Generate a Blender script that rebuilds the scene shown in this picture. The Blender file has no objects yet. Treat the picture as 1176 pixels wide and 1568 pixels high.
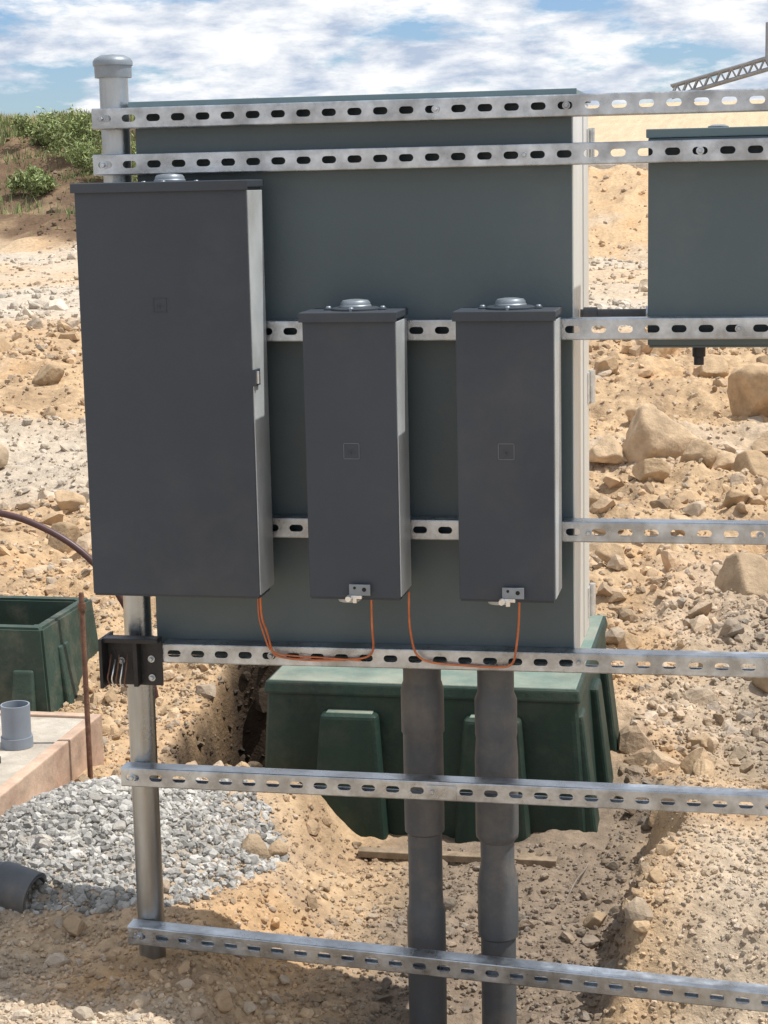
import bpy, bmesh, math, random
import numpy as np
from mathutils import Vector, Matrix
random.seed(7); rng=np.random.default_rng(7)
S=bpy.context.scene
COL=S.collection
# ------------------------------------------------------------ camera
F=Vector((-0.19762,0.96493,-0.17281));R=Vector((0.98019,0.19695,-0.02116));U=Vector((-0.01362,0.17356,0.98473))
F.normalize(); R=(R-F*R.dot(F)).normalized(); U=R.cross(F)
cd=bpy.data.cameras.new("camera");cam=bpy.data.objects.new("camera",cd);COL.objects.link(cam)
m=Matrix((( R.x,U.x,-F.x,0),(R.y,U.y,-F.y,-3.6),(R.z,U.z,-F.z,1.75),(0,0,0,1)))
cam.matrix_world=m
cd.sensor_fit='VERTICAL';cd.sensor_height=24;cd.sensor_width=18;cd.lens=2861.3/1568*24
cd.clip_start=.05;cd.clip_end=2000
S.camera=cam
S.view_settings.view_transform='Standard';S.view_settings.look='None';S.view_settings.exposure=0
# ------------------------------------------------------------ light
sd=Vector((1,.17,2.15)).normalized()
ld=bpy.data.lights.new("sun","SUN");ld.energy=5.0;ld.angle=math.radians(.5);ld.color=(1,.97,.92)
sun=bpy.data.objects.new("sun",ld);COL.objects.link(sun);sun.rotation_mode='QUATERNION';sun.rotation_quaternion=sd.to_track_quat('Z','Y')
W=bpy.data.worlds.new("World");S.world=W;W.use_nodes=True
nt=W.node_tree;nt.nodes.clear()
N=nt.nodes.new;L=nt.links.new
out=N('ShaderNodeOutputWorld');bg=N('ShaderNodeBackground');bg.inputs[1].default_value=.065
sky=N('ShaderNodeTexSky');sky.sky_type='NISHITA';sky.sun_disc=False
sky.sun_elevation=math.asin(sd.z);sky.sun_rotation=math.atan2(sd.x,sd.y);sky.air_density=1.0;sky.dust_density=.4;sky.ozone_density=2.0
tc=N('ShaderNodeTexCoord')
def mp(sc,loc=(0,0,0)):
    a=N('ShaderNodeMapping');a.inputs['Scale'].default_value=sc;a.inputs['Location'].default_value=loc
    L(tc.outputs['Generated'],a.inputs[0]);return a
def nz(mpn,scale,det,rough=.55,dist=0):
    a=N('ShaderNodeTexNoise');a.inputs['Scale'].default_value=scale;a.inputs['Detail'].default_value=det;a.inputs['Roughness'].default_value=rough;a.inputs['Distortion'].default_value=dist
    L(mpn.outputs[0],a.inputs[0]);return a
def ramp(src,p0,p1,c0=(0,0,0,1),c1=(1,1,1,1)):
    a=N('ShaderNodeValToRGB');a.color_ramp.elements[0].position=p0;a.color_ramp.elements[1].position=p1
    a.color_ramp.elements[0].color=c0;a.color_ramp.elements[1].color=c1;L(src,a.inputs[0]);return a
n1=nz(mp((13,13,42),(3.1,1.7,.2)),1.0,10,.60,.1)
n2=nz(mp((20,20,62),(8.1,2.2,.9)),1.0,8,.6,.1)
cm=ramp(n1.outputs[0],.37,.475)
cs=ramp(n2.outputs[0],.37,.57,(7.6,9.0,11.4,1),(15.5,15.7,16.0,1))
mx=N('ShaderNodeMix');mx.data_type='RGBA'
L(cm.outputs[0],mx.inputs[0]);
tint=N('ShaderNodeMix');tint.data_type='RGBA';tint.blend_type='MULTIPLY';tint.inputs[0].default_value=1
L(sky.outputs[0],tint.inputs[6]);tint.inputs[7].default_value=(1.25,1.5,1.95,1)
L(tint.outputs[2],mx.inputs[6]);L(cs.outputs[0],mx.inputs[7])
L(mx.outputs[2],bg.inputs[0]);L(bg.outputs[0],out.inputs[0])
# ------------------------------------------------------------ materials
def mat(name,col,rough=.6,metal=0,nscale=8,namp=.15,bump=0,bscale=60,attr=None,col2=None,streak=False,spec=None,rvar=0,dust=None):
    m=bpy.data.materials.new(name);m.use_nodes=True;t=m.node_tree;b=t.nodes['Principled BSDF']
    n=t.nodes.new;l=t.links.new
    b.inputs['Roughness'].default_value=rough;b.inputs['Metallic'].default_value=metal
    if spec is not None:b.inputs['Specular IOR Level'].default_value=spec
    co=n('ShaderNodeTexCoord');src=co.outputs['Object']
    if streak:
        mm=n('ShaderNodeMapping');mm.inputs['Scale'].default_value=(1,1,.12);l(src,mm.inputs[0]);nsrc=mm.outputs[0]
    else:nsrc=src
    no=n('ShaderNodeTexNoise');no.inputs['Scale'].default_value=nscale;no.inputs['Detail'].default_value=8;no.inputs['Roughness'].default_value=.6
    l(nsrc,no.inputs[0])
    mr=n('ShaderNodeMapRange');mr.inputs[1].default_value=.3;mr.inputs[2].default_value=.7;mr.inputs[3].default_value=1-namp;mr.inputs[4].default_value=1+namp
    l(no.outputs[0],mr.inputs[0])
    if attr:
        a=n('ShaderNodeAttribute');a.attribute_name=attr;base=a.outputs['Color']
    else:
        a=n('ShaderNodeMix');a.data_type='RGBA';a.inputs[6].default_value=(*col,1);a.inputs[7].default_value=(*(col2 or col),1)
        n2=n('ShaderNodeTexNoise');n2.inputs['Scale'].default_value=nscale*.37;n2.inputs['Detail'].default_value=5;l(nsrc,n2.inputs[0])
        r2=n('ShaderNodeMapRange');r2.inputs[1].default_value=.42;r2.inputs[2].default_value=.62;l(n2.outputs[0],r2.inputs[0]);l(r2.outputs[0],a.inputs[0]);base=a.outputs[2]
    mu=n('ShaderNodeVectorMath');mu.operation='SCALE';l(base,mu.inputs[0]);l(mr.outputs[0],mu.inputs['Scale']);res=mu.outputs[0]
    if dust:
        dn=n('ShaderNodeTexNoise');dn.inputs['Scale'].default_value=dust[1];dn.inputs['Detail'].default_value=10;dn.inputs['Roughness'].default_value=.7;l(src,dn.inputs[0])
        dr=n('ShaderNodeMapRange');dr.inputs[1].default_value=.48;dr.inputs[2].default_value=.75;dr.inputs[3].default_value=0;dr.inputs[4].default_value=dust[0];l(dn.outputs[0],dr.inputs[0])
        dm=n('ShaderNodeMix');dm.data_type='RGBA';l(dr.outputs[0],dm.inputs[0]);l(res,dm.inputs[6]);dm.inputs[7].default_value=(.32,.26,.19,1);res=dm.outputs[2]
    l(res,b.inputs['Base Color'])
    if rvar:
        rr=n('ShaderNodeMapRange');rr.inputs[1].default_value=.3;rr.inputs[2].default_value=.7;rr.inputs[3].default_value=rough-rvar;rr.inputs[4].default_value=rough+rvar
        l(no.outputs[0],rr.inputs[0]);l(rr.outputs[0],b.inputs['Roughness'])
    if bump:
        bn=n('ShaderNodeTexNoise');bn.inputs['Scale'].default_value=bscale;bn.inputs['Detail'].default_value=6;bn.inputs['Roughness'].default_value=.65;l(src,bn.inputs[0])
        bu=n('ShaderNodeBump');bu.inputs['Strength'].default_value=bump;bu.inputs['Distance'].default_value=.01;l(bn.outputs[0],bu.inputs['Height']);l(bu.outputs[0],b.inputs['Normal'])
    return m
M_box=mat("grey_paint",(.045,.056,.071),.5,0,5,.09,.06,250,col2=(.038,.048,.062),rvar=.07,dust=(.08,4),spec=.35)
M_side=mat("grey_paint_sunlit",(.44,.47,.48),.45,0,12,.12,.05,200,col2=(.35,.38,.39),dust=(.3,9))  # lighter copy of the grey paint, sunlight put into its colour
M_hub=mat("hub_casting",(.22,.25,.28),.45,.35,40,.15)
M_cab=mat("cabinet_paint",(.076,.108,.120),.40,0,3,.07,.08,200,col2=(.066,.094,.106),rvar=.08,dust=(.08,3),spec=.45)
M_cabs=mat("cabinet_side_sunlit",(.68,.70,.69),.4,.1,5,.12,.05,120,col2=(.55,.53,.47),streak=True)  # brighter than the cabinet paint: sun on the side is painted in
M_lid=mat("lid_paint",(.15,.22,.24),.5,0,4,.06)
M_galv=mat("galvanised_steel",(.52,.56,.60),.34,.92,34,.26,.15,160,col2=(.34,.36,.38),rvar=.12,dust=(.22,14))
M_post=mat("galvanised_pipe",(.38,.41,.43),.28,.95,14,.35,.1,120,col2=(.20,.20,.20),streak=True,rvar=.12,dust=(.25,10))
M_zinc=mat("bright_steel",(.72,.72,.70),.35,.8,60,.2)
M_black=mat("black_steel",(.02,.02,.022),.45,.2,40,.4,.2,90)
M_pvc=mat("grey_pvc",(.068,.080,.093),.5,0,9,.2,.12,70,col2=(.10,.102,.104),streak=True,dust=(.35,8),spec=.35)
M_pvc2=mat("light_grey_pvc",(.22,.25,.29),.5,0,9,.1)
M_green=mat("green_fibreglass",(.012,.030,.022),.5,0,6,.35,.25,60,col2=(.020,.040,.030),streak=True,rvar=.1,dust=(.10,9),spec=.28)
M_greentop=mat("dusty_green",(.13,.19,.155),.7,0,7,.3,.2,80,col2=(.24,.25,.195),dust=(.5,12))
M_copper=mat("copper_wire",(.52,.17,.07),.45,.4,40,.25)
M_rust=mat("rusty_steel",(.16,.08,.05),.8,.2,60,.4,.3,200)
M_hose=mat("brown_hose",(.07,.03,.03),.45,0,30,.2)
M_conc=mat("concrete",(.47,.42,.35),.9,0,14,.25,.5,60,col2=(.36,.31,.25),dust=(.5,10))
M_form=mat("form_board",(.52,.37,.27),.85,0,12,.3,.3,50,col2=(.43,.29,.21),dust=(.5,10))
M_wood=mat("old_wood",(.24,.18,.12),.9,0,30,.35,.4,100)
M_root=mat("dry_root",(.20,.16,.125),.9,0,30,.35)
M_ground=mat("soil",(.5,.36,.2),.97,0,26,.24,1.0,60,attr="Col",spec=.12)
M_rock=mat("rock",(.5,.36,.2),.95,0,14,.28,.8,45,attr="Col",spec=.15)
M_leaf=mat("foliage",(.06,.10,.025),.7,0,3,.4,attr="Col")
M_dark=mat("hole_shade",(.015,.015,.015),.9)  # near-black that paints the shade inside the hasp holes
M_badge=mat("badge_edge",(.15,.17,.19),.45,.3,40,.1)
# ------------------------------------------------------------ helpers
def empty(name,loc=(0,0,0)):
    e=bpy.data.objects.new(name,None);e.location=loc;COL.objects.link(e);e.empty_display_size=.1;return e
def mk(name,me,mt,parent=None,smooth=False):
    o=bpy.data.objects.new(name,me);COL.objects.link(o)
    if mt:me.materials.append(mt)
    if parent:o.parent=parent
    if smooth:
        for p in me.polygons:p.use_smooth=True
    return o
def box(name,x0,x1,y0,y1,z0,z1,mt,parent=None,bev=.002,seg=2):
    bm=bmesh.new();bmesh.ops.create_cube(bm,size=1)
    for v in bm.verts:v.co=Vector((x0+(v.co.x+.5)*(x1-x0),y0+(v.co.y+.5)*(y1-y0),z0+(v.co.z+.5)*(z1-z0)))
    if bev:bmesh.ops.bevel(bm,geom=bm.edges[:],offset=bev,segments=seg,affect='EDGES',profile=.6)
    me=bpy.data.meshes.new(name);bm.to_mesh(me);bm.free();return mk(name,me,mt,parent)
def lathe(name,cx,cy,prof,mt,parent=None,n=32,axis='z',cap=True,auto=True):
    vs=[];fs=[]
    for r,z in prof:
        for i in range(n):
            a=2*math.pi*i/n
            if axis=='z':vs.append((cx+r*math.cos(a),cy+r*math.sin(a),z))
            elif axis=='y':vs.append((cx+r*math.cos(a),z,cy+r*math.sin(a)))
            else:vs.append((z,cx+r*math.cos(a),cy+r*math.sin(a)))
    for k in range(len(prof)-1):
        for i in range(n):
            j=(i+1)%n;fs.append((k*n+i,k*n+j,(k+1)*n+j,(k+1)*n+i))
    if cap:
        fs.append(tuple(range(n))[::-1]);fs.append(tuple((len(prof)-1)*n+i for i in range(n)))
    me=bpy.data.meshes.new(name);me.from_pydata(vs,[],fs);me.update()
    bm=bmesh.new();bm.from_mesh(me);bmesh.ops.recalc_face_normals(bm,faces=bm.faces[:]);bm.to_mesh(me);bm.free()
    o=mk(name,me,mt,parent)
    for p in me.polygons:p.use_smooth=len(p.vertices)==4
    try:me.set_sharp_from_angle(angle=math.radians(35))
    except Exception:pass
    return o
def tube(name,pts,r,mt,parent=None,cyc=False):
    c=bpy.data.curves.new(name,'CURVE');c.dimensions='3D';c.bevel_depth=r;c.bevel_resolution=3;c.use_fill_caps=True
    s=c.splines.new('NURBS');s.points.add(len(pts)-1);s.order_u=3;s.use_endpoint_u=True
    for i,p in enumerate(pts):s.points[i].co=(*p,1)
    s.resolution_u=6;c.materials.append(mt)
    o=bpy.data.objects.new(name,c);COL.objects.link(o)
    if parent:o.parent=parent
    return o
# ------------------------------------------------------------ noise
def hsh(ix,iy,seed):
    h=(ix.astype(np.int64)*374761393+iy.astype(np.int64)*668265263+seed*1442695041)&0xFFFFFFFF
    h=((h^(h>>13))*1274126177)&0xFFFFFFFF
    h=(h^(h>>16))&0xFFFFFFFF
    return h/4294967295.0
def vn(x,y,seed=0):
    ix=np.floor(x);iy=np.floor(y);fx=x-ix;fy=y-iy;fx=fx*fx*(3-2*fx);fy=fy*fy*(3-2*fy)
    a=hsh(ix,iy,seed);b=hsh(ix+1,iy,seed);c=hsh(ix,iy+1,seed);d=hsh(ix+1,iy+1,seed)
    return (a*(1-fx)+b*fx)*(1-fy)+(c*(1-fx)+d*fx)*fy
def fbm(x,y,o=4,seed=0,ridge=False):
    t=0;a=1;s=0
    for k in range(o):
        xr=x*.8-y*.6 if k%2 else x;yr=x*.6+y*.8 if k%2 else y
        v=vn(xr*2**k*1.03+k*17.3,yr*2**k+k*9.1,seed+k)*2-1
        if ridge:v=1-2*np.abs(v)
        t=t+a*v;s+=a;a*=.5
    return t/s
def ss(a,b,x):
    t=np.clip((x-a)/(b-a),0,1);return t*t*(3-2*t)
yR=[-80,-4,-.6,0,1.0,2,3.4,5.6,7,10.35,18.6,20,23.5,24.5,40,60,400]
zR=[.1,.08,.02,-.02,.0,.08,.26,.4,.55,.7,.8,.9,1.75,1.85,3.4,3.3,3.0]
yL=[-80,-4,-.6,0,1.0,2,3.4,5.6,7,10.35,18,24,40,60,400]
zL=[.1,.08,.02,-.02,.0,.08,.28,.4,.5,.7,1.0,2.72,3.1,3.2,3.0]
def H(X,Y,noise=True):
    t=ss(-7.5,-5,X)
    z=np.interp(Y,yR,zR)*t+np.interp(Y,yL,zL)*(1-t)
    wob=fbm(X*4,Y*4,3,5)*.09;wob2=fbm(X*9,Y*9,3,6)*.04
    z=z+.22*ss(-.33,-.20,X+wob+wob2)*(1-ss(.9,1.7,Y))*ss(.02,.30,Y+wob*.6)
    z=z+.11*ss(.98,1.22,-X+wob)*(1-ss(1.2,1.55,Y))*ss(-9,-3,Y)
    d=((X+1.60)/.34)**2+((Y-.62)/.32)**2
    z=z+.15*np.exp(-d**1.3)
    hx=ss(-1.74,-1.66,X+wob*.5)*(1-ss(-1.36,-1.30,X))*ss(1.42,1.6,Y+wob*.4)*(1-ss(2.2,2.32,Y+wob*.6))
    z=z-.45*hx
    d=((X+1.30)/.18)**2+((Y-.98)/.14)**2
    z=z+.09*np.exp(-d)
    d=((X+.45)/.25)**2+((Y-1.05)/.16)**2
    z=z+.04*np.exp(-d)
    d=((X+.62)/.22)**2+((Y-.1)/.3)**2
    z=z-.07*np.exp(-d)
    d=((X+17.2)/1.9)**2+((Y-60)/2)**2
    z=z+1.35*np.exp(-d)
    if noise:
        near=1-ss(10,20,np.abs(Y))
        rough=ss(1.2,3,Y)*(1-ss(8.5,11,Y))
        z=z+fbm(X*1.1,Y*1.1,4,11,True)*(.012+.09*rough)
        z=z+fbm(X*4.5,Y*4.5,4,21,True)*(.014+.04*rough)
        z=z+fbm(X*17,Y*17,3,31,True)*.010*near+fbm(X*45,Y*45,2,37)*.006*near
        far=ss(12,20,Y)*(1-ss(26,32,Y))
        z=z+far*fbm(X*.8,Y*.8,4,41,True)*.16
        z=z+ss(30,50,Y)*fbm(X*.08,Y*.08,3,51)*.15
    return z
TAN=np.array((.50,.355,.215));WHT=np.array((.50,.445,.37));GRB=np.array((.20,.16,.125));BRN=np.array((.11,.07,.046));SAND=np.array((.56,.425,.285));ORG=np.array((.46,.29,.15));DIRT=np.array((.27,.185,.115))
def gcol(X,Y):
    X=np.asarray(X,float);Y=np.asarray(Y,float)
    n=fbm(X*.9,Y*.9,4,61);n2=fbm(X*3.5,Y*3.5,4,71);n3=fbm(X*.35,Y*.5,3,81);n4=fbm(X*9,Y*9,4,88)
    c=np.ones(X.shape+(3,))*TAN
    def mixc(w,col):
        nonlocal c
        w=np.clip(w,0,1)[...,None];c=c*(1-w)+col*w
    mixc(ss(.0,.6,n2+n*.5)*.75,ORG)
    mixc(ss(.08,.45,n)*.4,WHT)
    mixc(ss(.0,.5,n4-n*.3)*.6*(1-ss(9,12,Y)),DIRT)
    tr=ss(-1.0,-.8,X+n2*.12)*(1-ss(-.32,-.24,X+n2*.08))*ss(-3,-.5,Y)*(1-ss(1.4,2.2,Y))
    mixc(tr*.85,GRB)
    d=((X+1.60)/.40)**2+((Y-.62)/.36)**2
    mixc(np.exp(-d**2)*.95,np.array((.38,.365,.335)))
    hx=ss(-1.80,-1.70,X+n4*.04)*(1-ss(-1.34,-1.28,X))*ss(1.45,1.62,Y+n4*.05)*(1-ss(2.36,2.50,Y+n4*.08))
    mixc(hx*.96,np.array((.028,.020,.015)))  # shade in the hole painted as near-black soil colour
    mixc(ss(-.25,-.05,X)*(1-ss(.5,1.1,Y+n2*.5))*.5,WHT)
    mixc((1-ss(-1.2,-.9,X))*(1-ss(-.3,.1,Y+n2*.3))*.5,WHT)
    mixc((1-ss(-3,-2.4,X))*ss(3.9,4.6,Y+n*.4)*(1-ss(5.6,6.3,Y+n*.4))*.7,WHT)
    mixc(ss(8.5,11,Y+n)*(1-ss(17,19,Y))*(.3+.5*ss(-.2,.3,n3)),WHT)
    mixc(ss(-.35,0.1,X)*ss(1.0,1.5,Y)*(1-ss(3.2,4.2,Y+n))*.65,np.array((.27,.225,.175)))
    mixc(ss(23.5,25,Y)*.9,SAND)
    lb=(1-ss(-7.2,-6.2,X))*ss(17.5,19,Y+n)*(1-ss(28,34,Y))
    mixc(lb*.92,BRN)
    mixc(lb*ss(.1,.4,n2)*.6,TAN*.55)
    mixc((1-ss(-7.2,-6.2,X))*ss(23.5,25,Y)*.8,np.array((.26,.26,.11)))
    hl=np.exp(-(((X+17)/5)**2+((Y-60)/5)**2));mixc(hl,np.array((.42,.32,.17)))
    c=c*(1+.12*n2[...,None]+.12*n4[...,None])
    return np.clip(c,.01,1)
# ------------------------------------------------------------ ground sheet
def axis_pts(parts):
    r=[]
    for a,b,n in parts:r+=list(np.linspace(a,b,n,endpoint=False))
    r.append(parts[-1][1]);return np.array(r)
xs=axis_pts([(-400,-60,14),(-60,-14,60),(-14,-3,160),(-3,.8,320),(.8,4,60),(4,20,50),(20,60,20),(60,400,12)])
ys=axis_pts([(-80,-6,24),(-6,-.8,40),(-.8,2.6,280),(2.6,8,240),(8,30,230),(30,70,60),(70,500,14)])
XX,YY=np.meshgrid(xs,ys);ZZ=H(XX,YY)
def bigmesh(name,co,faces,cols,mt,smooth=True):
    me=bpy.data.meshes.new(name);nv=len(co);k=faces.shape[1];nf=len(faces)
    me.vertices.add(nv);me.vertices.foreach_set("co",co.astype(np.float32).ravel())
    me.loops.add(nf*k);me.loops.foreach_set("vertex_index",faces.astype(np.int32).ravel())
    me.polygons.add(nf);me.polygons.foreach_set("loop_start",np.arange(0,nf*k,k,dtype=np.int32));
    me.polygons.foreach_set("use_smooth",np.full(nf,smooth,dtype=bool))
    me.update(calc_edges=True)
    a=me.color_attributes.new("Col",'FLOAT_COLOR','POINT')
    a.data.foreach_set("color",np.concatenate([cols,np.ones((nv,1))],1).astype(np.float32).ravel())
    me.validate();return mk(name,me,mt)
nx,ny=len(xs),len(ys)
idx=np.arange(nx*ny).reshape(ny,nx)
fc=np.stack([idx[:-1,:-1],idx[:-1,1:],idx[1:,1:],idx[1:,:-1]],-1).reshape(-1,4)
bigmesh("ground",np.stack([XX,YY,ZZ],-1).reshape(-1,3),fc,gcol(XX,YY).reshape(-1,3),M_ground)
# ------------------------------------------------------------ rocks
def ico(sub):
    bm=bmesh.new();bmesh.ops.create_icosphere(bm,subdivisions=sub,radius=1)
    v=np.array([x.co[:] for x in bm.verts]);f=np.array([[x.index for x in q.verts] for q in bm.faces]);bm.free();return v,f
def rockvar(sub,n,cuts=7,flat=.75):
    v,f=ico(sub);r=[]
    for k in range(n):
        w=v.copy()
        for c in range(cuts+rng.integers(0,5)):
            p=rng.normal(size=3);p/=np.linalg.norm(p);h=rng.uniform(.42,.82)
            d=w@p;mk_=d>h;w[mk_]-=np.outer(d[mk_]-h,p)*.96
        if sub>=3:
            s=k*3.7
            w*=(1+.03*np.sin(w[:,[1]]*9+s)*np.cos(w[:,[0]]*8+s)+.025*np.sin(w[:,[2]]*21+s)*np.sin(w[:,[0]]*17)+.012*np.sin(w[:,[1]]*41+s))
        else:w*=rng.uniform(.93,1.07,size=(len(w),1))
        w*=np.array((1,rng.uniform(.65,1),rng.uniform(.55,.85)))
        r.append(w)
    return r,f
def rotm(n,tilt=.5):
    a=rng.uniform(0,2*np.pi,n);b=rng.normal(0,tilt,n);c=rng.normal(0,tilt,n)
    ca,sa,cb,sb,cc,sc=np.cos(a),np.sin(a),np.cos(b),np.sin(b),np.cos(c),np.sin(c)
    z=np.zeros(n);o=np.ones(n)
    Rz=np.stack([ca,-sa,z,sa,ca,z,z,z,o],-1).reshape(n,3,3);Ry=np.stack([cb,z,sb,z,o,z,-sb,z,cb],-1).reshape(n,3,3);Rx=np.stack([o,z,z,z,cc,-sc,z,sc,cc],-1).reshape(n,3,3)
    return Rz@Ry@Rx
def excl(X,Y):
    k=np.ones(len(X),bool)
    for a,b,c,d in [(-1.36,-.38,1.03,2.1),(-2.8,-1.84,.25,1.40),(-3.3,-2.2,1.78,2.5),(-.75,-.48,.08,.22),(-1.33,-1.25,.03,.12)]:
        k&=~((X>a)&(X<b)&(Y>c)&(Y<d))
    return k
def place(n,y0,y1,pw,rmin,rmax,rp,colj=.12,mask=None,gmix=.3):
    u=rng.random(n*3)
    d0,d1=y0+3.6,y1+3.6
    d=(d0**(1-pw)+u*(d1**(1-pw)-d0**(1-pw)))**(1/(1-pw));Y=d-3.6
    X=rng.uniform(-.46,.14,n*3)*d
    k=excl(X,Y)
    if mask is not None:k&=mask(X,Y)
    X,Y=X[k][:n],Y[k][:n];d=Y+3.6;n=len(X)
    r=rmin*(rmax/rmin)**(rng.random(n)**rp)
    Z=H(X,Y)
    c=gcol(X,Y);g=c.mean(1,keepdims=True);mixw=rng.random((n,1))**2*gmix*2
    c=c*(1-mixw)+(g*np.array((1.10,1.0,.86)))*mixw
    c=c*rng.uniform(1-colj*1.8,1+colj*1.9,(n,1));c=np.clip(c,.015,.7)
    return np.stack([X,Y,Z],-1),r,c
def clump(X,Y,s=.0):return (fbm(X*1.6,Y*1.6,3,91)+rng.normal(0,.2,len(X)))>s
def merge_scatter(name,jl,sm=False):
    allv=[];allf=[];allc=[];off=0
    for (P,r,c),sub,cuts in jl:
        vs,f=rockvar(sub,12,cuts);n=len(P);nv=len(vs[0]);V=np.stack(vs)[rng.integers(0,12,n)]
        co=np.einsum('nij,nvj->nvi',rotm(n),V)*r[:,None,None];Pz=P.copy();Pz[:,2]+=r*.14;co=co+Pz[:,None,:]
        allv.append(co.reshape(-1,3));allf.append((f[None]+(np.arange(n)*nv)[:,None,None]).reshape(-1,3)+off);allc.append(np.repeat(c,nv,0));off+=n*nv
    return bigmesh(name,np.concatenate(allv),np.concatenate(allf),np.concatenate(allc),M_rock,sm)
heap=lambda X,Y:(((X+1.60)/.46)**2+((Y-.62)/.42)**2)<1
bank=lambda X,Y:(np.abs(X+.24)<.12)
hp=place(400000,.1,1.2,1.3,.006,.02,1.5,mask=heap);hp=(hp[0][:5000],hp[1][:5000],np.clip(np.array((.40,.385,.355))*rng.uniform(.55,1.3,(len(hp[0][:5000]),1)),0,.8))
merge_scatter("gravel",[(place(46000,-.7,3.2,1.3,.003,.011,1.7),1,4),(place(20000,1.8,9,1.6,.006,.024,1.9),1,4),(place(9000,8,25,1.3,.015,.055,2.0,mask=lambda X,Y:clump(X,Y,-.1)),1,4),(hp,1,5)])
merge_scatter("stones",[(place(1100,-.7,3,1.2,.010,.030,2.4,mask=lambda X,Y:clump(X,Y,.0)),2,8),
        (place(170,.15,1.3,1.2,.012,.04,1.6,mask=bank),2,8),
        (place(1500,1.6,9,1.5,.018,.08,2.5,mask=lambda X,Y:clump(X,Y,-.02)),2,8),
        (place(420,8,25,1.3,.05,.15,2.8,mask=lambda X,Y:clump(X,Y,.0)),2,8)])
big=[(-.38,.61,.052),(-.14,1.57,.065),(-.17,1.86,.045),(-.35,1.42,.05),(-1.35,1.0,.034),(-.48,5.3,.23),(-.70,5.2,.14),(-.30,5.1,.14),(-.02,6.4,.24),(.14,6.6,.22),(-.05,3.12,.14),(.1,3.2,.12),(-.28,7.2,.15),(0.05,7.4,.16),(-.18,5.2,.12),(-.04,5.0,.12),(-.7,4.2,.09),(-.62,6.3,.12),(-.3,3.9,.08),(-.9,7.5,.13),
     (-.5,4.9,.11),(.05,5.6,.13),(-.1,4.2,.09),(-.55,3.4,.08),(.02,2.3,.07),(-3.7,4.9,.10),(-3.0,4.1,.09),(-2.8,3.5,.10),(-3.3,3.7,.08),(-4.2,7,.13),(-3.9,6.2,.1),(-1.21,.62,.055),(-1.17,.70,.04),(-.30,.05,.03),(-1.05,.3,.025),(-.26,1.2,.05),(-.42,2.6,.06),(-.15,2.4,.055),(-1.5,.15,.04),(-1.1,-.05,.04),(-3.4,5.6,.12),(-5.2,8.6,.14),(-.2,.5,.04),(-.22,.35,.035),(-.23,.8,.045)]
P=np.array([(x,y,0) for x,y,r in big],float);rr=np.array([b[2] for b in big]);P[:,2]=H(P[:,0],P[:,1])+.12*rr*(rr>.07)
bc=gcol(P[:,0],P[:,1]);bc=.4*bc+.6*np.array((.45,.325,.20));bc*=rng.uniform(.75,1.1,(len(bc),1))
merge_scatter("rocks",[((P,rr,bc),4,11)],True)
# ------------------------------------------------------------ strut channel
def strut(name,x0,x1,z0,z1=None,y0=0.0,parent=None,phase=0.0):
    if z1 is None:z1=z0
    p=.0508;n=int(round((x1-x0)/p));x1=x0+n*p
    a=.0072;rh=.0071;zw=.0180;h=.0206;t=.0026;D=.0413
    vs=[];fs=[]
    ins=[];ou=[]
    for k,ang in enumerate([-90,-60,-30,0,30,60,90]):
        A=math.radians(ang);ins.append((a+rh*math.cos(A),rh*math.sin(A)))
    ou=[(a,-zw),(p/2,-zw),(p/2,-zw*.4),(p/2,0),(p/2,zw*.4),(p/2,zw),(a,zw)]
    ins+= [(-u,v) for u,v in reversed(ins)];ou+=[(-u,v) for u,v in reversed(ou)]
    m_=len(ins)
    for c in range(n):
        cx=x0+(c+.5)*p;b=len(vs)
        for yy in (y0,y0+t):
            for u,v in ou:vs.append((cx+u,yy,v))
            for u,v in ins:vs.append((cx+u,yy,v))
        for k in range(m_):
            j=(k+1)%m_
            fs.append((b+k,b+j,b+m_+j,b+m_+k))
            fs.append((b+2*m_+j,b+2*m_+k,b+3*m_+k,b+3*m_+j))
            fs.append((b+m_+k,b+m_+j,b+3*m_+j,b+3*m_+k))
    for s in (1,-1):
        pr=[(y0,zw),(y0+.0009,h-.0009),(y0+.0028,h),(y0+D,h),(y0+D,h-.0075),(y0+D-t,h-.0075),(y0+D-t,h-t),(y0+.0045,h-t),(y0+t,zw)]
        b=len(vs);q=len(pr)
        for xx in (x0,x1):
            for yy,zz in pr:vs.append((xx,yy,zz*s))
        for k in range(q):
            j=(k+1)%q;fs.append((b+k,b+j,b+q+j,b+q+k))
        fs.append(tuple(b+k for k in range(q)));fs.append(tuple(b+q+k for k in range(q)))
    vs=[(x,y,z+z0+(z1-z0)*(x-x0)/(x1-x0)) for x,y,z in vs]
    me=bpy.data.meshes.new(name);me.from_pydata(vs,[],fs);me.update()
    bm=bmesh.new();bm.from_mesh(me);bmesh.ops.remove_doubles(bm,verts=bm.verts[:],dist=1e-5);bmesh.ops.recalc_face_normals(bm,faces=bm.faces[:]);bm.to_mesh(me);bm.free()
    return mk(name,me,M_galv,parent)
def bolt(x,z,parent,y=0.0,r=.008,mt=None):
    lathe("washer",x,z,[(r*1.35,y-.0015),(r*1.35,y)],mt or M_zinc,parent,20,'y')
    lathe("bolt_head",x,z,[(r*.7,y-.008),(r*.85,y-.007),(r*.85,y-.0016)],mt or M_zinc,parent,6,'y')
rack=empty("strut_channel_rack")
strut("channel_1",-1.312,.55,1.889,parent=rack)
strut("channel_2",-1.314,.55,1.799,parent=rack)
strut("channel_3",-1.30,.55,1.466,1.468,parent=rack)
strut("channel_4",-1.30,.55,1.069,1.072,parent=rack)
strut("channel_5",-1.213,.55,.801,.811,parent=rack)
strut("channel_6",-1.316,.55,.529,.526,parent=rack)
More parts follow.
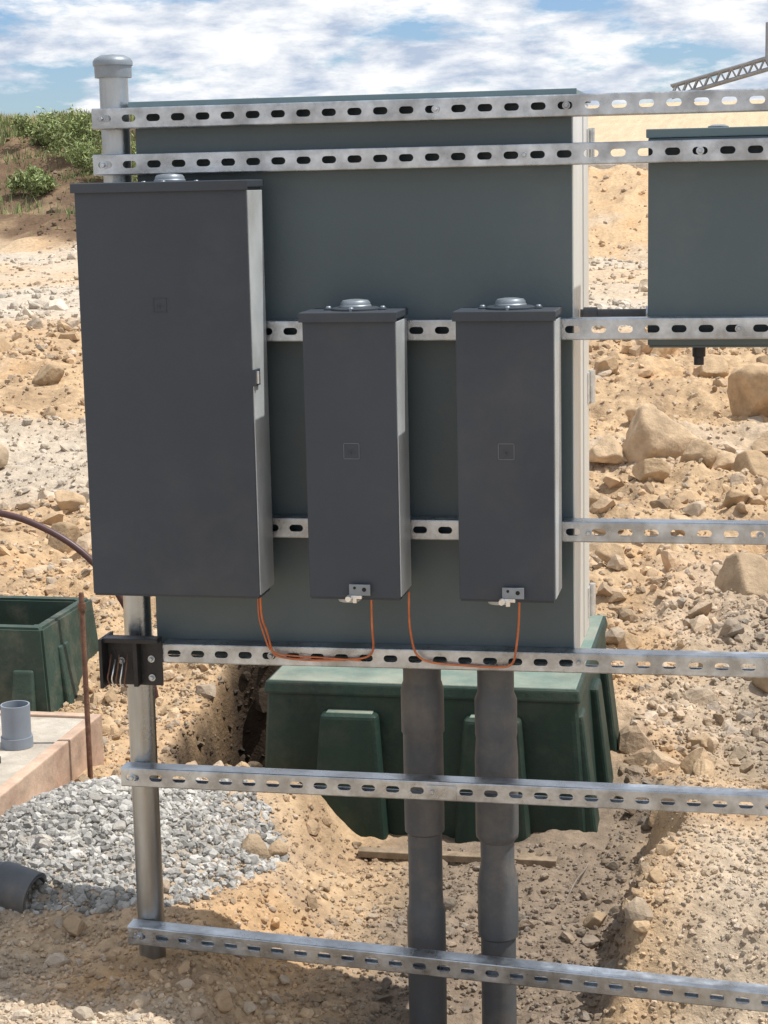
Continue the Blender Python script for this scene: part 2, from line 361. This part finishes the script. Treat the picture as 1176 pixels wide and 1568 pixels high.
strut("channel_7",-1.318,.55,.176,.09,parent=rack)
def post(x,name,ztop):
    lathe(name,x,.073,[(.029,-.35),(.029,ztop)],M_post,rack,32)
    lathe(name+"_cap",x,.073,[(.0295,ztop-.028),(.037,ztop-.028),(.0375,ztop-.006),(.040,ztop-.004),(.040,ztop+.004),(.036,ztop+.010),(.024,ztop+.016),(.001,ztop+.018)],M_hub,rack,32)
post(-1.289,"post",2.0)
post(.45,"post_right",2.0)
for z in (1.889,1.799,.529,.176):
    bolt(-1.292,z,rack,r=.006,mt=M_galv)
for x,z in [(-.045,1.467),(-.37,1.889),(-.62,1.889),(-.33,1.069),(-.12,1.799),(-.65,.528),(-.98,.803),(-.35,.808),(-1.18,.172),(.0,1.07),(-.45,1.799)]:bolt(x,z,rack,r=.0055,mt=M_galv)
box("splice_plate",-.66,-.60,-.003,-.0005,.512,.541,M_galv,rack,.0008)
# ------------------------------------------------------------ enclosures
def hub(x,z,par):
    y=-.062
    lathe("hub_plate",x,y,[(.047,z),(.047,z+.004),(.043,z+.006)],M_box,par,28)
    lathe("hub_neck",x,y,[(.031,z+.006),(.031,z+.009),(.029,z+.011),(.0285,z+.015),(.025,z+.019),(.012,z+.021),(.001,z+.0215)],M_hub,par,28)
    for sx,sy in((1,0),(-1,0),(.0,1),(0,-1)):
        lathe("hub_screw",x+sx*.0535*(1 if sx else 0),y+sy*.042,[(.0055,z),(.0055,z+.006),(.004,z+.008)],M_hub,par,10)
    box("hub_ear",x-.061,x+.061,y-.010,y+.010,z-.0005,z+.0035,M_box,par,.001)
def enclosure(x0,x1,z0,z1,hubx,logo,hasp=None,hz_=0):
    e=empty("electrical_enclosure")
    d=-.12
    box("body",x0+.006,x1-.005,-.100,-.0008,z0+.006,z1-.006,M_box,e,.002)
    box("door",x0,x1-.001,d,-.094,z0,z1-.016,M_box,e,.003,3)
    box("sunlit_return",x1-.006,x1+.0012,-.1165,-.012,z0+.004,z1-.02,M_side,e,.0008)  # bright strip on the sun side only, its light is in the colour
    box("rain_cap",x0-.004,x1+.003,d-.006,-.0012,z1-.014,z1,M_box,e,.0025,3)
    box("rain_cap_lip",x0-.005,x1+.004,d-.008,d-.0055,z1-.019,z1-.001,M_box,e,.001)
    box("bottom_lip",x0+.002,x1-.003,d+.004,-.03,z0-.004,z0+.0055,M_box,e,.001)
    hub(hubx,z1-.0005-hz_,e)
    lx,lz,sz=logo
    y=d-.0009;w=.0010
    for a,b,c,f_ in [(lx-sz,lx+sz,lz+sz-w,lz+sz),(lx-sz,lx+sz,lz-sz,lz-sz+w),(lx-sz,lx-sz+w,lz-sz,lz+sz),(lx+sz-w,lx+sz,lz-sz,lz+sz)]:
        box("embossed_mark",a,b,y,d+.001,c,f_,M_box if sz<.0145 else M_badge,e,0)
    for a,b,c,f_ in [(-.5,.25,.1,.2),(-.5,-.38,-.45,.1),(-.1,.0,-.6,.1),(-.1,.5,-.2,-.1)]:
        box("embossed_glyph",lx+a*sz,lx+b*sz,y+.0002,d+.001,lz+c*sz,lz+f_*sz,M_box,e,0)
    if hasp:
        hx,hz=hasp
        box("hasp_plate",hx-.021,hx+.021,d-.012,d-.009,hz-.009,hz+.013,M_hub,e,.001)
        box("hasp_tab",hx-.020,hx+.004,d-.013,d-.001,hz-.016,hz-.009,M_zinc,e,.001)
        lathe("hasp_hole_shade",hx+.009,hz+.003,[(.0042,d-.0126),(.0042,d-.0119)],M_dark,e,14,'y')  # dark disc on the plate, shade of a hole put in as colour
        lathe("hasp_hole_shade",hx-.010,hz+.006,[(.0028,d-.0126),(.0028,d-.0119)],M_dark,e,14,'y')
        lathe("seal_screw",hx-.021,hz-.014,[(.0055,d-.024),(.0065,d-.020),(.0065,d-.012)],M_zinc,e,12,'y')
        box("hasp_stem",hx-.014,hx-.006,d-.014,d-.004,hz-.024,hz-.012,M_zinc,e,.001)
        lathe("bottom_pale_disc",hx-.036,-.06,[(.022,z0-.018),(.024,z0-.014),(.024,z0-.003)],M_side,e,24)  # pale disc under the box for a light grey patch
    return e
e1=enclosure(-1.312,-.966,.952,1.764,-1.136,(-1.147,1.528,.0135),None,.006)
box("side_latch",-.970,-.960,-.1195,-.085,1.370,1.402,M_box,e1,.001)
box("side_latch_pin",-.969,-.956,-.112,-.104,1.374,1.398,M_zinc,e1,.001)
e2=enclosure(-.865,-.683,.955,1.512,-.772,(-.774,1.245,.0155),(-.762,.972))
e3=enclosure(-.568,-.382,.957,1.512,-.471,(-.474,1.246,.0155),(-.462,.972))
# ------------------------------------------------------------ back cabinet
c=empty("switchgear_cabinet")
box("body",-1.238,-.364,.0435,.235,.793,1.905,M_cab,c,.003,3)
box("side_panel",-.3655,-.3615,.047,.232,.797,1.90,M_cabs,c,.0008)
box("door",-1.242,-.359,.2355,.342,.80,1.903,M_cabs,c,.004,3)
box("top_cap",-1.248,-.355,.0415,.352,1.9055,1.921,M_lid,c,.002)
box("top_cap_lip",-1.249,-.354,.0395,.0425,1.9115,1.922,M_lid,c,.0008)
box("bottom_flange",-1.232,-.369,.05,.23,.786,.7925,M_cab,c,.001)
for z in (1.32,.86,1.82):
    lathe("hinge",-.352,.338,[(.0065,z-.035),(.0065,z+.035)],M_zinc,c,14)
    box("hinge_leaf",-.3588,-.3565,.300,.336,z-.032,z+.032,M_zinc,c,.0008)
# far enclosure on the right
c=empty("wall_mount_cabinet")
box("body",-.219,.16,.0435,.205,1.432,1.825,M_cab,c,.003,3)
box("top_cap",-.223,.164,.0415,.212,1.8255,1.842,M_lid,c,.002)
box("bottom_lip",-.216,.157,.05,.20,1.427,1.4315,M_cab,c,.001)
lathe("drain_fitting",-.124,.14,[(.010,1.385),(.010,1.40),(.013,1.402),(.013,1.4265)],M_black,c,16)
lathe("top_bolt",-.09,.12,[(.02,1.842),(.02,1.846),(.012,1.849)],M_hub,c,16)
c=empty("conduit_nipple")
lathe("pipe",.15,1.486,[(.0095,-.3585),(.0095,-.2195)],M_pvc,c,20,'x')
lathe("coupling",.15,1.486,[(.0135,-.352),(.0135,-.325)],M_pvc,c,20,'x')
lathe("locknut",.15,1.486,[(.015,-.228),(.015,-.2205)],M_galv,c,20,'x')
# ------------------------------------------------------------ bracket
b=empty("meter_clamp_bracket")
box("back_plate",-1.334,-1.212,-.006,-.0008,.733,.838,M_black,b,.002)
box("left_flange",-1.336,-1.3285,-.045,.03,.733,.838,M_black,b,.002)
box("mid_rib",-1.268,-1.258,-.03,-.006,.735,.836,M_black,b,.002)
box("top_flange",-1.334,-1.212,-.034,-.0065,.828,.838,M_black,b,.002)
box("clamp_strap",-1.326,-1.252,.041,.118,.745,.785,M_black,b,.003)
for x,z in [(-1.30,.785),(-1.235,.79),(-1.235,.75)]:bolt(x,z,b,-.0065,.0055,M_galv)
for i in range(5):
    x=-1.318+i*.009
    tube("wire_strand",[(x,-.02,.80-.01*(i%2)),(x+.006,-.05,.775),(x-.003,-.045,.752-.004*i),(x+.005,-.04,.738)],.0016,M_zinc if i%2 else M_rust,b)
# ------------------------------------------------------------ conduits
def conduit(x,y,prof):
    c=empty("electrical_conduit")
    lathe("pipe",x,y,prof,M_pvc,c,40)
    lathe("locknut",x,y,[(prof[-1][0]+.006,.779),(prof[-1][0]+.006,.7855)],M_galv,c,24)
    return c
conduit(-.694,.15,[(.036,-.4),(.0385,-.4),(.0415,.04),(.0415,.20),(.0405,.215),(.0375,.225),(.0365,.25),(.0365,.385),(.042,.39),(.0425,.40),(.0425,.54),(.0425,.605),(.0455,.61),(.0455,.70),(.042,.715),(.040,.72),(.040,.779)])
conduit(-.538,.15,[(.036,-.4),(.0375,-.4),(.0375,.16),(.0425,.165),(.0435,.18),(.0435,.285),(.036,.325),(.036,.375),(.0445,.385),(.0455,.395),(.0455,.56),(.0425,.60),(.0445,.61),(.0445,.685),(.0385,.70),(.0385,.779)])
# ------------------------------------------------------------ copper
g=empty("ground_wire")
tube("wire_a",[(-.984,-.05,.95),(-.985,-.055,.90),(-.978,-.03,.86),(-.975,-.012,.815),(-.965,-.01,.803),(-.90,-.008,.797),(-.83,-.006,.80),(-.775,-.01,.806),(-.757,-.03,.83),(-.755,-.06,.88),(-.752,-.07,.95)],.0023,M_copper,g)
tube("wire_a2",[(-.99,-.045,.95),(-.992,-.05,.90),(-.984,-.03,.85),(-.978,-.013,.812),(-.93,-.01,.806),(-.85,-.006,.803),(-.79,-.008,.800)],.0018,M_copper,g)
tube("wire_b",[(-.680,-.05,.955),(-.682,-.05,.90),(-.680,-.03,.85),(-.676,-.012,.815),(-.65,-.009,.800),(-.58,-.006,.796),(-.51,-.008,.794),(-.478,-.012,.80),(-.468,-.04,.85),(-.460,-.06,.90),(-.458,-.07,.95)],.0023,M_copper,g)
# ------------------------------------------------------------ green pad
def taper(name,x0,x1,y0,y1,z0,X0,X1,Y0,Y1,z1,mt,par,bev=.012,seg=3):
    bm=bmesh.new();q=[bm.verts.new(v) for v in [(x0,y0,z0),(x1,y0,z0),(x1,y1,z0),(x0,y1,z0),(X0,Y0,z1),(X1,Y0,z1),(X1,Y1,z1),(X0,Y1,z1)]]
    for f in [(3,2,1,0),(4,5,6,7),(0,1,5,4),(1,2,6,5),(2,3,7,6),(3,0,4,7)]:bm.faces.new([q[i] for i in f])
    bmesh.ops.bevel(bm,geom=bm.edges[:],offset=bev,segments=seg,affect='EDGES',profile=.6)
    me=bpy.data.meshes.new(name);bm.to_mesh(me);bm.free();o=mk(name,me,mt,par);return o
pad=empty("transformer_pad")
taper("body",-1.36,-.40,1.10,2.10,-.5,-1.31,-.465,1.15,2.02,.405,M_green,pad,.02)
taper("top_slab",-1.318,-.455,1.142,2.03,.395,-1.312,-.462,1.150,2.022,.43,M_green,pad,.008)
taper("dusty_top",-1.306,-.468,1.156,2.016,.425,-1.303,-.471,1.159,2.013,.4325,M_greentop,pad,.002)
for a,b_ in [(-1.165,-.985),(-.775,-.60)]:
    taper("buttress",a-.03,b_+.03,1.065,1.2,-.2,a+.012,b_-.012,1.105,1.2,.355,M_green,pad,.014)
    taper("buttress_top",a+.024,b_-.024,1.118,1.2,.350,a+.028,b_-.028,1.122,1.2,.3575,M_greentop,pad,.002)
taper("corner_rib",-.47,-.385,1.12,1.25,-.2,-.50,-.452,1.16,1.25,.36,M_green,pad,.012)
for y in (1.45,1.75):taper("side_buttress",-.5,-.375,y,y+.16,-.2,-.5,-.44,y+.02,y+.14,.35,M_green,pad,.012)
taper("base_flange",-1.375,-.37,1.04,2.12,-.2,-1.37,-.375,1.045,2.115,-.005,M_green,pad,.006)
# left open vault
v=empty("utility_vault_box")
def ring(name,o,i,z0,z1,mt,par):
    e=.03
    def rect(r,z,gr=0):return [(r[0]-gr,r[2]-gr,z),(r[1]+gr,r[2]-gr,z),(r[1]+gr,r[3]+gr,z),(r[0]-gr,r[3]+gr,z)]
    vs=rect(o,z0,e)+rect(o,z1)+rect(i,z1)+rect(i,z0)
    fs=[]
    for k in range(4):
        j=(k+1)%4;fs+=[(k,j,4+j,4+k),(4+k,4+j,8+j,8+k),(8+k,8+j,12+j,12+k)]
    fs.append((12,13,14,15))
    me=bpy.data.meshes.new(name);me.from_pydata(vs,[],fs)
    bm=bmesh.new();bm.from_mesh(me);bmesh.ops.recalc_face_normals(bm,faces=bm.faces[:]);bmesh.ops.bevel(bm,geom=bm.edges[:],offset=.008,segments=2,affect='EDGES');bm.to_mesh(me);bm.free()
    return mk(name,me,mt,par)
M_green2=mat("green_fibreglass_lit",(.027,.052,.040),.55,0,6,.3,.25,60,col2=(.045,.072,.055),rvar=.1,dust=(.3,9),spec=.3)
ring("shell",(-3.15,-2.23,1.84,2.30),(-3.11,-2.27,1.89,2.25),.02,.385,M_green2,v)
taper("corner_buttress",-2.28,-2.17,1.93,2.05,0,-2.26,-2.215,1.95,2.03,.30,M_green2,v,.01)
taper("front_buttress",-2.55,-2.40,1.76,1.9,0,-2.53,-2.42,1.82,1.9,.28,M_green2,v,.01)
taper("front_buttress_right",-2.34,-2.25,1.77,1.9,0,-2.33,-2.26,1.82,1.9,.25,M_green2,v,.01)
# concrete slab with form board
s=empty("concrete_slab")
box("slab",-2.8,-1.905,.30,1.35,-.1,.245,M_conc,s,.008)
box("form_board",-1.903,-1.868,.28,1.375,-.1,.252,M_form,s,.004)
box("form_board_end",-2.8,-1.905,1.352,1.385,-.1,.25,M_form,s,.004)
c=empty("pvc_stub")
lathe("pipe",-2.0,1.06,[(.040,.20),(.040,.365),(.036,.365),(.035,.25),(.001,.25)],M_pvc2,c,32,cap=False)
lathe("collar",-2.0,1.06,[(.0402,.246),(.044,.246),(.044,.275),(.0402,.275)],M_pvc2,c,32,cap=False)
c=empty("small_conduit_stub")
lathe("pipe",-2.0,.905,[(.013,.2),(.013,.30),(.011,.30),(.011,.25),(.001,.25)],M_black,c,20,cap=False)
lathe("collar",-2.0,.905,[(.0132,.246),(.016,.246),(.016,.262),(.0132,.262)],M_black,c,20,cap=False)
c=empty("ground_rod")
lathe("rod",-1.815,1.12,[(.0075,-.1),(.0075,.665),(.006,.67)],M_rust,c,12)
lathe("rod_clamp",-1.815,1.12,[(.0078,.62),(.012,.62),(.012,.64),(.0078,.64)],M_rust,c,12)
c=empty("water_hose")
tube("hose",[(-3.6,2.2,.30),(-3.1,2.05,.62),(-2.75,2.0,.745),(-2.42,2,.735),(-2.25,2,.675),(-2.12,2,.59),(-2.02,2.02,.45),(-1.95,2.05,.25),(-1.92,2.08,-.05)],.011,M_hose,c)
c=empty("loose_pvc_pipe")
lathe("pipe",0,0,[(.047,-.6),(.047,0),(.042,0),(.042,-.3)],M_pvc,c,36,'x',cap=False)
lathe("bell",0,0,[(.0475,-.10),(.053,-.09),(.053,-.001),(.0475,-.001)],M_pvc,c,36,'x',cap=False)
c.location=(-1.625,.24,.155);c.rotation_euler=(0,.22,-.15)
def hz(x,y):return float(H(np.array([float(x)]),np.array([float(y)]))[0])
c=empty("wood_stake")
za=hz(-1.02,.95);zb=hz(-.52,.95);zc=max(za,zb,hz(-.7,.95),hz(-.85,.95))-.006
box("board",-1.02,-.52,.945,.98,zc,zc+.018,M_wood,c,.002);box("board_end_block",-.60,-.50,.935,.99,zc+.002,zc+.021,M_wood,c,.002)
c=empty("dry_stick")
tube("stick",[(-.46,.72,.0),(-.44,.8,.04),(-.42,.88,.04),(-.42,.95,.03)],.0022,M_root,c)
# dry roots
c=empty("dry_roots")
for i in range(80):
    x=random.uniform(-2.1,-1.45);y=random.uniform(2.45,3.1);a=random.uniform(-.6,.6);Ln=random.uniform(.2,.6)
    pts=[]
    for k in range(7):
        px=x+math.cos(a)*Ln*k/6;py=max(2.42,y+math.sin(a)*Ln*k/6);a+=random.uniform(-.4,.4)
        pts.append((px,py,hz(px,py)+.01+.04*abs(math.sin(k*1.1+i))))
    tube("root",pts,random.uniform(.0015,.0055),M_root,c)
# ------------------------------------------------------------ vegetation
def leafmass(name,cs,per,size,colr,up=.3,blade=False):
    V=[];C=[]
    for (x,y,rx,rz,zb) in cs:
        n=per
        if blade:
            px=x+rng.normal(0,rx,n);py=y+rng.normal(0,rx,n);pz=H(px,py)
            h=rz*rng.uniform(.4,1.2,n);a=rng.uniform(0,np.pi,n);w=size*rng.uniform(.5,1.2,n);lx=rng.normal(0,.3,n)*h;ly=rng.normal(0,.3,n)*h
            A=np.stack([px-np.cos(a)*w,py-np.sin(a)*w,pz-.02],-1);B=np.stack([px+np.cos(a)*w,py+np.sin(a)*w,pz-.02],-1);D_=np.stack([px+lx,py+ly,pz+h],-1)
        else:
            q=rng.normal(size=(n,3));q/=np.linalg.norm(q,axis=1,keepdims=True);rad=rng.random(n)**.45
            lump=1+.3*np.sin(q[:,0]*5+x)+.25*np.sin(q[:,2]*7+y)
            ctr=np.stack([x+q[:,0]*rx*rad*lump,y+q[:,1]*rx*rad*lump,zb+rz*.8+q[:,2]*rz*rad*lump],-1)
            d1=rng.normal(size=(n,3));d1/=np.linalg.norm(d1,axis=1,keepdims=True);d2=np.cross(d1,rng.normal(size=(n,3)));d2/=np.linalg.norm(d2,axis=1,keepdims=True)
            s=size*rng.uniform(.6,1.5,(n,1))
            A=ctr-d1*s;B=ctr+d2*s*.5;D_=ctr+d1*s
        V.append(np.stack([A,B,D_],1).reshape(-1,3));cc=np.array(colr)*rng.uniform(.5,1.5,(n,1));C.append(np.repeat(cc,3,0))
    V=np.concatenate(V);C=np.concatenate(C);f=np.arange(len(V)).reshape(-1,3)
    return bigmesh(name,V,f,C,M_leaf,False)
for cx,cy,s_ in [(-9.4,22.0,1.2),(-8.8,21.0,.9),(-10.4,22.8,.75),(-9.6,20.6,.5)]:
    cl=[(cx+random.uniform(-.5,.5)*s_,cy+random.uniform(-.3,.3),.22*s_,.20*s_,hz(cx,cy)-.08+random.uniform(0,.35)*s_) for i in range(11)]
    leafmass("green_shrub",cl,380,.035,(.24,.29,.11))
gs=[]
for i in range(230):
    x=random.uniform(-15,-7.6);y=random.uniform(18.5,25.5)
    if random.random()<.18 or (y>22.4 and random.random()<.75):gs.append((x,y,.24,.14,0))
leafmass("grass",gs,150,.012,(.20,.25,.09),blade=True)
gs=[(random.uniform(-16,-7.5),random.uniform(24.5,30),.5,.15,0) for i in range(170)]
leafmass("dry_grass",gs,200,.012,(.42,.37,.18),blade=True)
gs=[(-17.2+random.gauss(0,.9),60+random.gauss(0,.8),.4,.16,0) for i in range(30)]
leafmass("dry_brush",gs,100,.04,(.36,.26,.13),blade=True)
# ------------------------------------------------------------ barrier + conveyor
c=empty("concrete_barrier")
for i in range(7):
    x=-6.0+i*2.0;taper("segment",x,x+1.97,24.0,24.45,1.5,x,x+1.97,24.12,24.33,1.97,M_conc,c,.02)
cv=empty("conveyor_truss")
M_cv=mat("conveyor_steel",(.26,.28,.31),.6,.3,4,.2)
p0=Vector((-3.1,60,4.38));p1=Vector((9,60,7.5));n=34
def beam(a,b,r):
    tube("member",[a,(Vector(a)+Vector(b))/2,b],r,M_cv,cv)
for dy in (0,.9):
    for dz in (0,.36):
        beam(p0+Vector((0,dy,dz)),p1+Vector((0,dy,dz)),.05)
    for i in range(n):
        a=p0.lerp(p1,i/n)+Vector((0,dy,0));b_=p0.lerp(p1,(i+.5)/n)+Vector((0,dy,.36));c_=p0.lerp(p1,(i+1)/n)+Vector((0,dy,0))
        beam(a,b_,.025);beam(b_,c_,.025)
bl=bpy.data.meshes.new("belt");bl.from_pydata([tuple(p0+Vector((0,.05,.38))),tuple(p1+Vector((0,.05,.38))),tuple(p1+Vector((0,.85,.38))),tuple(p0+Vector((0,.85,.38)))],[],[(0,1,2,3)]);mk("belt",bl,M_cv,cv)
for t in (.05,.5,.95):
    q=p0.lerp(p1,t);g0=hz(q.x,60)
    for dy in (0,.9):
        beam(q+Vector((0,dy,0)),(q.x-.5,60+dy,g0-.3),.06);beam(q+Vector((0,dy,0)),(q.x+.5,60+dy,g0-.3),.06)
beam((.0,60,5.4),(.0,60,6.65),.06)
